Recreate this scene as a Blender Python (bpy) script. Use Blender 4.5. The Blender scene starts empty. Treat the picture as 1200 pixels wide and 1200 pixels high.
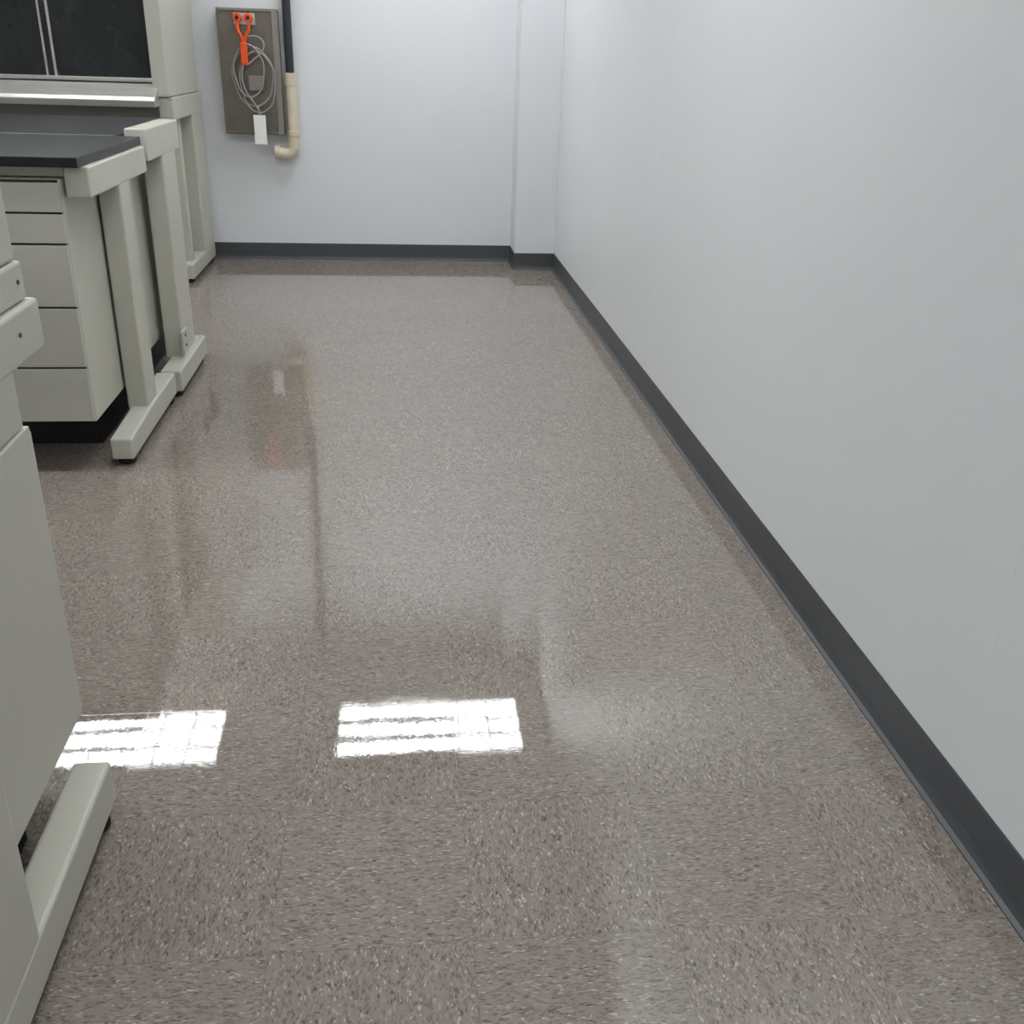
import bpy, bmesh, math
from mathutils import Matrix, Vector
S=bpy.context.scene
S.view_settings.view_transform='Standard'
S.view_settings.look='None'
S.view_settings.exposure=0.0
C=bpy.context.collection
# ---------------------------------------------------------------- materials
def lin(c):
    return tuple(((v/255)/12.92 if v/255<=.04045 else ((v/255+.055)/1.055)**2.4) for v in c)+(1,)
def mat(name,rgb,rough=.5,metal=0,var=0.0,vscale=8,spec=.5,bump=0,bscale=200,stretch=None):
    m=bpy.data.materials.new(name);m.use_nodes=True
    nt=m.node_tree;b=nt.nodes['Principled BSDF']
    b.inputs['Roughness'].default_value=rough;b.inputs['Metallic'].default_value=metal
    b.inputs['Specular IOR Level'].default_value=spec
    tc=nt.nodes.new('ShaderNodeTexCoord');mp=nt.nodes.new('ShaderNodeMapping')
    nt.links.new(tc.outputs['Object'],mp.inputs[0])
    if stretch: mp.inputs['Scale'].default_value=stretch
    n=nt.nodes.new('ShaderNodeTexNoise');n.inputs['Scale'].default_value=vscale;n.inputs['Detail'].default_value=4
    nt.links.new(mp.outputs[0],n.inputs['Vector'])
    r=nt.nodes.new('ShaderNodeValToRGB')
    l=lin(rgb)
    r.color_ramp.elements[0].position=.3;r.color_ramp.elements[1].position=.7
    r.color_ramp.elements[0].color=tuple(max(0,v*(1-var)) for v in l[:3])+(1,)
    r.color_ramp.elements[1].color=tuple(min(1,v*(1+var)) for v in l[:3])+(1,)
    nt.links.new(n.outputs['Fac'],r.inputs[0]);nt.links.new(r.outputs[0],b.inputs['Base Color'])
    if bump:
        n2=nt.nodes.new('ShaderNodeTexNoise');n2.inputs['Scale'].default_value=bscale
        nt.links.new(mp.outputs[0],n2.inputs['Vector'])
        bp=nt.nodes.new('ShaderNodeBump');bp.inputs['Strength'].default_value=bump;bp.inputs['Distance'].default_value=.002
        nt.links.new(n2.outputs['Fac'],bp.inputs['Height']);nt.links.new(bp.outputs[0],b.inputs['Normal'])
    return m
M_wall=mat('wall_panel_white',(222,225,227),.42,var=.012,vscale=1.5,spec=.4,bump=.04,bscale=60)
M_wallb=mat('wall_back_white',(221,223,227),.5,var=.012,vscale=1.5)
M_ceil=mat('ceiling_white',(225,225,222),.9,var=.03,vscale=40)
M_base=mat('cove_base_slate',(70,73,77),.42,var=.04)
M_cream=mat('powder_coat_cream',(190,189,177),.42,var=.015,vscale=20,bump=.04,bscale=400)
M_cream2=mat('powder_coat_drawer',(194,193,181),.4,var=.015,vscale=20)
M_dark=mat('dark_gap',(28,28,28),.7)
M_top=mat('epoxy_black',(30,32,36),.36,var=.3,vscale=25,spec=.35)
M_rub_shade=mat('black_rubber_and_shade',(14,14,14),.7)  # rubber of the glides, also the black of the added under-cabinet shade blocks
M_steel=mat('brushed_steel',(200,198,192),.38,.75,var=.08,vscale=6,stretch=(1,1,30))
M_rail=mat('dull_steel_rail',(120,116,108),.5,.3,var=.08)
M_panel=mat('stained_steel_panel',(118,111,103),.4,.5,var=.10,vscale=14)
M_panel2=mat('steel_panel_rim',(146,141,134),.38,.6,var=.06,vscale=14)
M_glass=mat('dark_sash_glass',(27,31,30),.12,0,var=.5,vscale=3,stretch=(3,1,2))
M_or=mat('orange_plastic',(230,84,28),.4,var=.05)
M_cable=mat('grey_cable',(158,156,152),.35,.3,var=.05)
M_tag=mat('tag_white',(240,240,238),.6,var=.02)
M_pvc=mat('pvc_cream',(208,197,174),.4,var=.05)
M_pipe=mat('pipe_dark',(42,44,50),.45,var=.05)
M_trof=mat('troffer_frame',(235,235,235),.5)
M_louv=mat('troffer_louver',(120,122,124),.5)
M_bolt=mat('bolt_dark',(90,90,86),.4,.6)
def emis(name,col,st):
    m=bpy.data.materials.new(name);m.use_nodes=True;nt=m.node_tree
    nt.nodes.remove(nt.nodes['Principled BSDF'])
    e=nt.nodes.new('ShaderNodeEmission');e.inputs[0].default_value=col;e.inputs[1].default_value=st
    nt.links.new(e.outputs[0],nt.nodes['Material Output'].inputs[0]);return m
M_lamp=emis('troffer_diffuser',(.975,.995,1,1),19.0)

# floor: vinyl composition tile, chip direction alternating tile to tile
def floor_mat():
    m=bpy.data.materials.new('vinyl_composition_tile');m.use_nodes=True;nt=m.node_tree;N=nt.nodes;L=nt.links
    b=N['Principled BSDF']
    tc=N.new('ShaderNodeTexCoord')
    T=.3048
    sub=N.new('ShaderNodeVectorMath');sub.operation='SUBTRACT';sub.inputs[1].default_value=(-.2131,1.07,0)
    L.new(tc.outputs['Object'],sub.inputs[0])
    dv=N.new('ShaderNodeVectorMath');dv.operation='DIVIDE';dv.inputs[1].default_value=(T,T,1)
    L.new(sub.outputs[0],dv.inputs[0])
    fl=N.new('ShaderNodeVectorMath');fl.operation='FLOOR';L.new(dv.outputs[0],fl.inputs[0])
    fr=N.new('ShaderNodeVectorMath');fr.operation='FRACTION';L.new(dv.outputs[0],fr.inputs[0])
    sx=N.new('ShaderNodeSeparateXYZ');L.new(fl.outputs[0],sx.inputs[0])
    def math_(op,a,bb=None,v=None):
        n=N.new('ShaderNodeMath');n.operation=op
        if hasattr(a,'links'): L.new(a,n.inputs[0])
        else: n.inputs[0].default_value=a
        if bb is not None:
            if hasattr(bb,'links'): L.new(bb,n.inputs[1])
            else: n.inputs[1].default_value=bb
        return n.outputs[0]
    par=math_('FLOORED_MODULO',math_('ADD',sx.outputs[0],sx.outputs[1]),2.0)
    m1=N.new('ShaderNodeMapping');m1.inputs['Scale'].default_value=(.95,3.0,1);m1.inputs['Rotation'].default_value=(0,0,.12)
    m2=N.new('ShaderNodeMapping');m2.inputs['Scale'].default_value=(2.4,1.0,1);m2.inputs['Rotation'].default_value=(0,0,.1);m2.inputs['Location'].default_value=(7.3,3.1,0)
    # two warps: chip-scale wobble and a slower swirl along the rolled pattern
    nz=N.new('ShaderNodeTexNoise');nz.inputs['Scale'].default_value=60;nz.inputs['Detail'].default_value=2
    L.new(tc.outputs['Object'],nz.inputs['Vector'])
    sc=N.new('ShaderNodeVectorMath');sc.operation='SCALE';sc.inputs['Scale'].default_value=.010;L.new(nz.outputs['Color'],sc.inputs[0])
    nz2=N.new('ShaderNodeTexNoise');nz2.inputs['Scale'].default_value=11;nz2.inputs['Detail'].default_value=1
    L.new(tc.outputs['Object'],nz2.inputs['Vector'])
    sc2=N.new('ShaderNodeVectorMath');sc2.operation='SCALE';sc2.inputs['Scale'].default_value=.018;L.new(nz2.outputs['Color'],sc2.inputs[0])
    ad0=N.new('ShaderNodeVectorMath');ad0.operation='ADD';L.new(tc.outputs['Object'],ad0.inputs[0]);L.new(sc.outputs[0],ad0.inputs[1])
    ad=N.new('ShaderNodeVectorMath');ad.operation='ADD';L.new(ad0.outputs[0],ad.inputs[0]);L.new(sc2.outputs[0],ad.inputs[1])
    L.new(ad.outputs[0],m1.inputs[0]);L.new(ad.outputs[0],m2.inputs[0])
    mx=N.new('ShaderNodeMix');mx.data_type='VECTOR'
    L.new(par,mx.inputs['Factor']);L.new(m1.outputs[0],mx.inputs[4]);L.new(m2.outputs[0],mx.inputs[5])
    vec=mx.outputs[1]
    def chips(scale,stops,off):
        o=N.new('ShaderNodeVectorMath');o.operation='ADD';o.inputs[1].default_value=(off,off*1.7,0);L.new(vec,o.inputs[0])
        v=N.new('ShaderNodeTexVoronoi');v.inputs['Scale'].default_value=scale;v.voronoi_dimensions='2D'
        L.new(o.outputs[0],v.inputs['Vector'])
        s=N.new('ShaderNodeSeparateColor');L.new(v.outputs['Color'],s.inputs[0])
        r=N.new('ShaderNodeValToRGB');r.color_ramp.interpolation='CONSTANT'
        e=r.color_ramp.elements
        e[0].position=stops[0][0];e[0].color=lin(stops[0][1]);e[1].position=stops[1][0];e[1].color=lin(stops[1][1])
        for p,c in stops[2:]:
            k=e.new(p);k.color=lin(c)
        L.new(s.outputs[0],r.inputs[0]);return r.outputs[0]
    A=chips(112,[(0,(98,89,82)),(.15,(131,122,114)),(.5,(139,130,122)),(.87,(151,142,133)),(.97,(170,162,153))],0)
    B=chips(195,[(0,(82,73,67)),(.14,(134,125,117)),(.86,(145,136,128)),(.965,(200,193,184))],5.3)
    mm=N.new('ShaderNodeMix');mm.data_type='RGBA';mm.inputs['Factor'].default_value=.5
    L.new(A,mm.inputs[6]);L.new(B,mm.inputs[7])
    wn=N.new('ShaderNodeTexWhiteNoise');wn.noise_dimensions='2D';L.new(fl.outputs[0],wn.inputs['Vector'])
    tone=N.new('ShaderNodeMapRange');tone.inputs['To Min'].default_value=.985;tone.inputs['To Max'].default_value=1.015
    L.new(wn.outputs['Value'],tone.inputs['Value'])
    s2=N.new('ShaderNodeSeparateXYZ');L.new(fr.outputs[0],s2.inputs[0])
    ex=math_('MINIMUM',s2.outputs[0],math_('SUBTRACT',1.0,s2.outputs[0]))
    ey=math_('MINIMUM',s2.outputs[1],math_('SUBTRACT',1.0,s2.outputs[1]))
    ed=math_('MINIMUM',ex,ey)
    seam=N.new('ShaderNodeMapRange');seam.inputs['From Min'].default_value=.001;seam.inputs['From Max'].default_value=.0035
    seam.inputs['To Min'].default_value=.80;seam.inputs['To Max'].default_value=1;L.new(ed,seam.inputs['Value'])
    tt=math_('MULTIPLY',tone.outputs[0],seam.outputs[0])
    vs=N.new('ShaderNodeVectorMath');vs.operation='SCALE';L.new(mm.outputs[2],vs.inputs[0]);L.new(tt,vs.inputs['Scale'])
    L.new(vs.outputs[0],b.inputs['Base Color'])
    b.inputs['Roughness'].default_value=.012
    b.inputs['IOR'].default_value=1.68
    w1=N.new('ShaderNodeTexNoise');w1.inputs['Scale'].default_value=9;w1.inputs['Detail'].default_value=1;L.new(tc.outputs['Object'],w1.inputs['Vector'])
    w2=N.new('ShaderNodeTexNoise');w2.inputs['Scale'].default_value=100;w2.inputs['Detail'].default_value=2;L.new(vec,w2.inputs['Vector'])
    h=math_('ADD',math_('MULTIPLY',w1.outputs['Fac'],.35),math_('MULTIPLY',w2.outputs['Fac'],.045))
    h2=math_('ADD',h,math_('MULTIPLY',seam.outputs[0],.15))
    bp=N.new('ShaderNodeBump');bp.inputs['Strength'].default_value=1;bp.inputs['Distance'].default_value=.0005
    L.new(h2,bp.inputs['Height']);L.new(bp.outputs[0],b.inputs['Normal'])
    return m
M_floor=floor_mat()

# ---------------------------------------------------------------- helpers
def empty(name,loc=(0,0,0)):
    e=bpy.data.objects.new(name,None);e.location=loc;C.objects.link(e);return e
def link(name,me,m,parent=None,bev=0,seg=2,smooth=False):
    o=bpy.data.objects.new(name,me);C.objects.link(o);me.materials.append(m)
    if parent:
        o.parent=parent;o.matrix_parent_inverse=Matrix.Translation(parent.location).inverted()
    if bev:
        b=o.modifiers.new('bevel','BEVEL');b.width=bev;b.segments=seg;b.limit_method='ANGLE'
    if smooth:
        for p in me.polygons:p.use_smooth=True
    return o
def box(name,x0,x1,y0,y1,z0,z1,m,parent=None,bev=0.002,seg=2):
    if x0>x1:x0,x1=x1,x0
    if y0>y1:y0,y1=y1,y0
    me=bpy.data.meshes.new(name);bm=bmesh.new();bmesh.ops.create_cube(bm,size=1)
    for v in bm.verts:
        v.co=Vector(((x0+x1)/2+v.co.x*(x1-x0),(y0+y1)/2+v.co.y*(y1-y0),(z0+z1)/2+v.co.z*(z1-z0)))
    bm.to_mesh(me);bm.free();return link(name,me,m,parent,bev,seg)
def prism(name,prof,axis,a0,a1,m,parent=None,bev=0,seg=2):
    """extrude 2D profile along axis ('x': prof=(y,z), 'y': prof=(x,z))"""
    bm=bmesh.new()
    def P(p,a): return (a,p[0],p[1]) if axis=='x' else (p[0],a,p[1])
    A=[bm.verts.new(P(p,a0)) for p in prof];B=[bm.verts.new(P(p,a1)) for p in prof]
    n=len(prof)
    for i in range(n): bm.faces.new((A[i],A[(i+1)%n],B[(i+1)%n],B[i]))
    bm.faces.new(A);bm.faces.new(B[::-1]);bmesh.ops.recalc_face_normals(bm,faces=bm.faces)
    me=bpy.data.meshes.new(name);bm.to_mesh(me);bm.free();return link(name,me,m,parent,bev,seg)
def cyl(name,p,r,d,axis,m,parent=None,bev=0):
    bm=bmesh.new();bmesh.ops.create_cone(bm,cap_ends=True,segments=24,radius1=r,radius2=r,depth=d)
    R={'z':Matrix(),'x':Matrix.Rotation(math.pi/2,4,'Y'),'y':Matrix.Rotation(math.pi/2,4,'X')}[axis]
    bmesh.ops.transform(bm,matrix=Matrix.Translation(p)@R,verts=bm.verts)
    me=bpy.data.meshes.new(name);bm.to_mesh(me);bm.free();return link(name,me,m,parent,bev)
def tube(name,pts,r,m,parent=None,closed=False):
    cu=bpy.data.curves.new(name,'CURVE');cu.dimensions='3D';cu.bevel_depth=r;cu.bevel_resolution=5;cu.use_fill_caps=True
    sp=cu.splines.new('NURBS');sp.points.add(len(pts)-1)
    for i,p in enumerate(pts): sp.points[i].co=(*p,1)
    sp.order_u=3;sp.use_endpoint_u=not closed;sp.use_cyclic_u=closed;sp.resolution_u=8
    o=bpy.data.objects.new(name,cu);C.objects.link(o)
    dg=bpy.context.evaluated_depsgraph_get();dg.update()
    me=bpy.data.meshes.new_from_object(o.evaluated_get(dg));bpy.data.objects.remove(o)
    me.materials.clear();return link(name,me,m,parent,smooth=True)

# ---------------------------------------------------------------- room
XR=.955;YB=6.45;XL=-3.6;YF=-2.2;H=3.0
box('floor',XL-.1,XR+.1,YF-.1,YB+.1,-.1,0,M_floor,bev=0)
box('ceiling',XL-.1,XR+.1,YF-.1,YB+.1,H,H+.1,M_ceil,bev=0)
box('wall_right',XR,XR+.1,YF,YB,0,H,M_wall,bev=0)
box('wall_back',XL,XR,YB,YB+.1,0,H,M_wallb,bev=0)
box('wall_left',XL-.1,XL,YF,YB,0,H,M_wallb,bev=0)
box('wall_front',XL,XR,YF-.1,YF,0,H,M_wallb,bev=0)
CX=.706;CY=6.19
box('wall_column',CX,XR,CY,YB,0,H,M_wallb,bev=.003)
for i,y in enumerate([1.27,3.71]):
    box('trim_%d'%(i+1),XR-.0004,XR,y-.0015,y+.0015,.1,H,M_wall,bev=0)
def prof(w,s):
    return [(w,0),(w+s*.016,0),(w+s*.0155,.003),(w+s*.008,.008),(w+s*.0045,.018),(w+s*.0035,.03),(w+s*.0035,.098),(w+s*.002,.101),(w,.101)]
prism('baseboard_right',prof(XR,-1),'y',YF,CY,M_base)
prism('baseboard_back',prof(YB,-1),'x',XL,CX,M_base)
prism('baseboard_column',prof(CY,-1),'x',CX-.004,XR,M_base)
prism('baseboard_column_side',prof(CX,-1),'y',CY-.004,YB,M_base)
prism('baseboard_left',prof(XL,1),'y',YF,YB,M_base)

# ceiling troffers (louvred)
for cy in (5.49,2.72,-1.2):
    for cx in (.14,-1.86):
        e=empty('ceiling_light',(cx,cy,H))
        x0,x1,y0,y1=cx-.61,cx+.61,cy-.27,cy+.27
        box('diffuser',x0,x1,y0,y1,H-.012,H-.004,M_lamp,e,0)
        for k in (1,2):
            y=y0+(y1-y0)*k/3;box('louver_%d'%k,x0,x1,y-.012,y+.012,H-.035,H-.013,M_louv,e,0)
        for k in range(1,6):
            x=x0+(x1-x0)*k/6;box('cross_%d'%k,x-.003,x+.003,y0,y1,H-.03,H-.013,M_louv,e,0)
        box('rim_1',x0-.02,x1+.02,y0-.02,y0,H-.04,H,M_trof,e,0);box('rim_2',x0-.02,x1+.02,y1,y1+.02,H-.04,H,M_trof,e,0)
        box('rim_3',x0-.02,x0,y0,y1,H-.04,H,M_trof,e,0);box('rim_4',x1,x1+.02,y0,y1,H-.04,H,M_trof,e,0)

# ---------------------------------------------------------------- benches
def frame(e,tag,x0,x1,foot,post,arm,az,ftop=.105,fx=None,drop=0):
    """C-leg: foot (y range), post, arm; drop = how far the free end of the foot slopes down, sign = which end"""
    f0,f1=foot
    a,b=fx if fx else (x0,x1)
    z=.024
    t0=ftop-(drop if drop>0 else 0);t1=ftop-(-drop if drop<0 else 0)
    if drop>0: pr=[(f0,z),(f0,t0),(post[0],ftop),(f1,ftop),(f1,z)]
    elif drop<0: pr=[(f0,z),(f0,ftop),(post[1],ftop),(f1,t1),(f1,z)]
    else: pr=[(f0,z),(f0,ftop),(f1,ftop),(f1,z)]
    prism('foot_'+tag,pr,'x',a,b,M_cream,e,.007,3)
    box('post_'+tag,x0+.001,x1-.001,post[0],post[1],ftop-.01,az[0]+.01,M_cream,e,.007,3)
    box('arm_'+tag,x0,x1,arm[0],arm[1],az[0],az[1],M_cream,e,.006,3)
    for i,y in enumerate((f0+.045,f1-.045)):
        cyl('glide_%s_%d'%(tag,i),((a+b)/2,y,.009),.028,.018,'z',M_rub_shade,e,.003)
        cyl('glide_stem_%s_%d'%(tag,i),((a+b)/2,y,.022),.009,.012,'z',M_rub_shade,e)
def drawers(e,x0,x1,yf,s,depth,z0,z1,zs,tag):
    yb=yf+s*depth
    box('carcass_'+tag,x0,x1,yf+s*.004,yb,z0,z1,M_cream,e,.003)
    for i in range(len(zs)-1):
        a,b=zs[i],zs[i+1]
        box('gap_%s_%d'%(tag,i),x0+.008,x1-.006,yf+s*.0015,yf+s*.0045,a-.009,a-.001,M_dark,e,0)
        box('drawer_%s_%d'%(tag,i),x0+.004,x1-.003,yf-s*.006,yf+s*.005,b-.001,a-.007,M_cream2,e,.002)
# far bench, faces the camera
e=empty('lab_bench',(-1.5,3.3,0))
box('worktop',-2.5,-.87,2.925,3.66,.905,.932,M_top,e,.003)
frame(e,'right',-.925,-.855,(2.99,3.66),(3.27,3.40),(2.97,3.64),(.82,.904),fx=(-.915,-.847),drop=.012)
frame(e,'left',-2.49,-2.42,(2.99,3.66),(3.27,3.40),(2.97,3.64),(.82,.904),drop=.012)
box('apron_front',-2.42,-.925,2.985,3.005,.875,.904,M_cream,e)
box('back_rail',-2.42,-.925,3.635,3.655,.60,.68,M_cream,e)
drawers(e,-1.42,-.932,2.95,1,.68,.165,.872,[.87,.785,.70,.52,.34,.17],'a')
box('shade_block',-1.42,-1.0,3.20,3.62,0,.166,M_rub_shade,e,.002)  # added black block, stands in for the deep shadow under the drawers
# second bench, back to back with the first, faces away
e=empty('lab_bench',(-1.5,4.1,0))
box('worktop',-2.5,-.955,3.67,4.62,.905,.932,M_top,e,.003)
frame(e,'right',-.925,-.852,(3.675,4.20),(3.88,4.11),(3.67,4.20),(.85,.955),fx=(-.905,-.828))
frame(e,'left',-2.49,-2.42,(3.675,4.20),(3.88,4.13),(3.67,4.20),(.80,.904))
drawers(e,-1.42,-.95,4.4,-1,.70,.165,.872,[.87,.785,.70,.52,.34,.17],'a')
box('shade_block',-1.42,-1.02,3.72,4.30,0,.166,M_rub_shade,e,.002)  # same added black block, darkens the space below this cabinet like shadow
box('bracket',-.852,-.842,3.84,3.92,.13,.21,M_cream,e,.002)
cyl('bolt_1',(-.841,3.88,.15),.006,.004,'x',M_bolt,e);cyl('bolt_2',(-.841,3.88,.19),.006,.004,'x',M_bolt,e)
# near bench, faces the far wall
e=empty('lab_bench',(-1.2,1.1,0))
box('worktop',-2.2,-.60,.62,1.46,.905,.932,M_top,e,.003)
frame(e,'right',-.570,-.508,(.62,1.405),(.82,1.04),(.64,1.44),(.82,.892))
frame(e,'left',-2.2,-2.13,(.62,1.405),(.82,1.04),(.64,1.44),(.82,.892))
box('arm_plate',-.57,-.517,.66,1.425,.893,.945,M_cream,e,.004)
box('hutch_upright',-.57,-.522,1.0,1.42,.946,1.75,M_cream,e,.005)
box('hutch_upright_left',-2.2,-2.14,1.0,1.42,.946,1.75,M_cream,e,.005)
box('hutch_shelf',-2.14,-.57,1.02,1.40,1.45,1.48,M_cream,e,.003)
drawers(e,-1.07,-.573,1.500,-1,.60,.145,.68,[.675,.52,.34,.15],'a')
box('upper_case',-1.07,-.577,.95,1.485,.681,.82,M_cream,e,.004)
box('shade_block',-1.07,-.64,.92,1.34,0,.146,M_rub_shade,e,.002)  # black block added so the gap between cabinet and foot looks shaded
for i,(y,z) in enumerate([(1.40,.92),(1.35,.86)]): cyl('bolt_%d'%i,(-.5165 if z>.9 else -.5075,y,z),.003,.003,'x',M_bolt,e)

# ---------------------------------------------------------------- fume hood on its stand
e=empty('fume_hood',(-2.0,6.0,0))
hx=-1.15;hl=-2.95
box('side_panel_right',hx-.09,hx-.012,5.60,6.42,.97,2.35,M_cream,e,.006)
box('side_panel_left',hl,hl+.07,5.60,6.42,.97,2.35,M_cream,e,.006)
box('back_panel',hl+.07,hx-.09,6.36,6.42,.97,2.35,M_cream,e)
box('top_panel',hl+.07,hx-.09,5.60,6.36,1.62,2.35,M_cream,e,.004)
box('deck',hl+.07,hx-.09,5.66,6.36,.97,1.03,M_steel,e)
box('glass',hl+.07,hx-.09,5.665,5.673,1.055,1.62,M_glass,e,0)
box('sash_handle',hl+.07,hx-.09,5.64,5.68,1.036,1.056,M_steel,e,.004)
box('mullion_1',-1.725,-1.712,5.655,5.665,1.056,1.62,M_steel,e);box('mullion_2',-1.765,-1.755,5.655,5.665,1.056,1.62,M_steel,e)
prism('airfoil_ledge',[(5.50,.925),(5.495,.955),(5.51,.972),(5.64,1.03),(5.66,1.03),(5.66,.925)],'x',hl,hx-.065,M_steel,e,.004)
frame(e,'right',hx-.075,hx,(5.70,6.42),(6.10,6.42),(5.62,6.42),(.86,.968))
frame(e,'left',hl,hl+.075,(5.70,6.42),(6.10,6.42),(5.62,6.42),(.86,.968))
box('front_rail',hl+.075,hx-.075,5.63,5.68,.84,.925,M_rail,e)
box('base_cabinet',hl+.3,hx-.11,5.80,6.38,.20,.85,M_cream,e,.004)
box('shade_block',hl+.3,hx-.13,5.84,6.36,0,.20,M_rub_shade,e,.002)  # added black fill imitating shade beneath the base cabinet
box('leg_front',hx-.072,hx-.022,5.80,5.86,.10,.87,M_cream,e,.004)

# ---------------------------------------------------------------- back-wall service panel
e=empty('wall_service_panel',(-.85,6.4,1.1))
x0,x1,z0,z1=-1.015,-.675,.745,1.415
box('box_body',x0,x1,6.37,6.45,z0,z1,M_panel,e,.003)
yf=6.37
box('rim_left',x0,x0+.012,yf-.008,yf,z0,z1,M_panel,e,.002);box('rim_right',x1-.035,x1,yf-.008,yf,z0,z1,M_panel2,e,.002)
box('rim_top',x0+.012,x1-.035,yf-.008,yf,z1-.015,z1,M_panel2,e,.002);box('rim_bottom',x0+.012,x1-.035,yf-.008,yf,z0,z0+.015,M_panel,e,.002)
box('hanger_plate',-.92,-.80,yf-.01,yf,1.33,1.39,M_steel,e,.002)
for i,x in enumerate((-.895,-.835)):
    cyl('knob_%d'%i,(x,yf-.03,1.365),.024,.04,'y',M_or,e,.004)
    cyl('knob_cap_%d'%i,(x,yf-.052,1.365),.010,.006,'y',M_dark,e,.001)
tube('orange_strap',[(-.895,yf-.04,1.345),(-.90,yf-.045,1.30),(-.875,yf-.045,1.27),(-.87,yf-.045,1.22)],.010,M_or,e)
tube('orange_strap_2',[(-.835,yf-.04,1.345),(-.83,yf-.045,1.31),(-.85,yf-.045,1.28),(-.865,yf-.045,1.24)],.009,M_or,e)
box('orange_plug',-.890,-.850,yf-.06,yf-.03,1.12,1.24,M_or,e,.008,3)
box('outlet_box',-.86,-.775,yf-.025,yf,.985,1.065,M_panel2,e,.004)
for k,(cx,cz,rx,rz) in enumerate([(-.83,1.06,.115,.16),(-.805,1.03,.10,.165),(-.85,1.09,.085,.14)]):
    n=18;tube('cable_loop_%d'%k,[(cx+rx*math.cos(t*2*math.pi/n)*(1+.06*math.sin(t*1.7)),yf-.035-.006*k,cz+rz*math.sin(t*2*math.pi/n)) for t in range(n)],.005,M_cable,e,True)
tube('cable_drop',[(-.87,yf-.05,1.13),(-.90,yf-.05,1.08),(-.88,yf-.05,.98),(-.83,yf-.05,.92),(-.80,yf-.05,.86)],.005,M_cable,e)
tube('cable_tail',[(-.86,yf-.05,1.12),(-.80,yf-.05,1.16),(-.745,yf-.05,1.22),(-.78,yf-.05,1.28),(-.84,yf-.05,1.27)],.005,M_cable,e)
box('tag',-.845,-.775,yf-.045,yf-.042,.695,.855,M_tag,e,.0005)
tube('tag_string',[(-.81,yf-.044,.85),(-.815,yf-.045,.88),(-.81,yf-.045,.905)],.0015,M_tag,e)

e=empty('drain_pipe',(-.64,6.40,1.5))
tube('dark_pipe',[(-.625,6.40,H),(-.625,6.40,2.0),(-.625,6.40,1.06)],.024,M_pipe,e)
cyl('coupling',(-.625,6.40,1.05),.036,.07,'z',M_pvc,e,.004)
tube('pvc_pipe',[(-.625,6.40,1.03),(-.625,6.40,.9),(-.625,6.40,.75),(-.625,6.40,.70),(-.63,6.40,.655),(-.66,6.40,.635),(-.70,6.40,.638),(-.735,6.40,.645)],.033,M_pvc,e)
cyl('elbow_collar',(-.625,6.40,.755),.038,.03,'z',M_pvc,e,.003)
cyl('end_collar',(-.725,6.40,.644),.039,.03,'x',M_pvc,e,.003)
box('pipe_clamp',-.665,-.585,6.42,6.45,1.5,1.53,M_steel,e,.002)

# ---------------------------------------------------------------- world + camera
w=bpy.data.worlds.new('World');S.world=w;w.use_nodes=True
w.node_tree.nodes['Background'].inputs[0].default_value=(.8,.85,.9,1);w.node_tree.nodes['Background'].inputs[1].default_value=.3
cd=bpy.data.cameras.new('camera');co=bpy.data.objects.new('camera',cd);C.objects.link(co)
R=Vector((0.9939628536912924,-0.10545732263979889,0.03027537916373558))
D=Vector((-0.017246745070593768,-0.42268747809422796,-0.9061113869976538))
F=Vector((0.10835310455327314,0.9001189082360103,-0.42195444750551037))
U=-D;B=-F
co.matrix_world=Matrix(((R.x,U.x,B.x,0),(R.y,U.y,B.y,0),(R.z,U.z,B.z,1.2194),(0,0,0,1)))
cd.sensor_fit='HORIZONTAL';cd.sensor_width=36;cd.lens=36*1149.95/1200;cd.clip_start=.02
S.camera=co
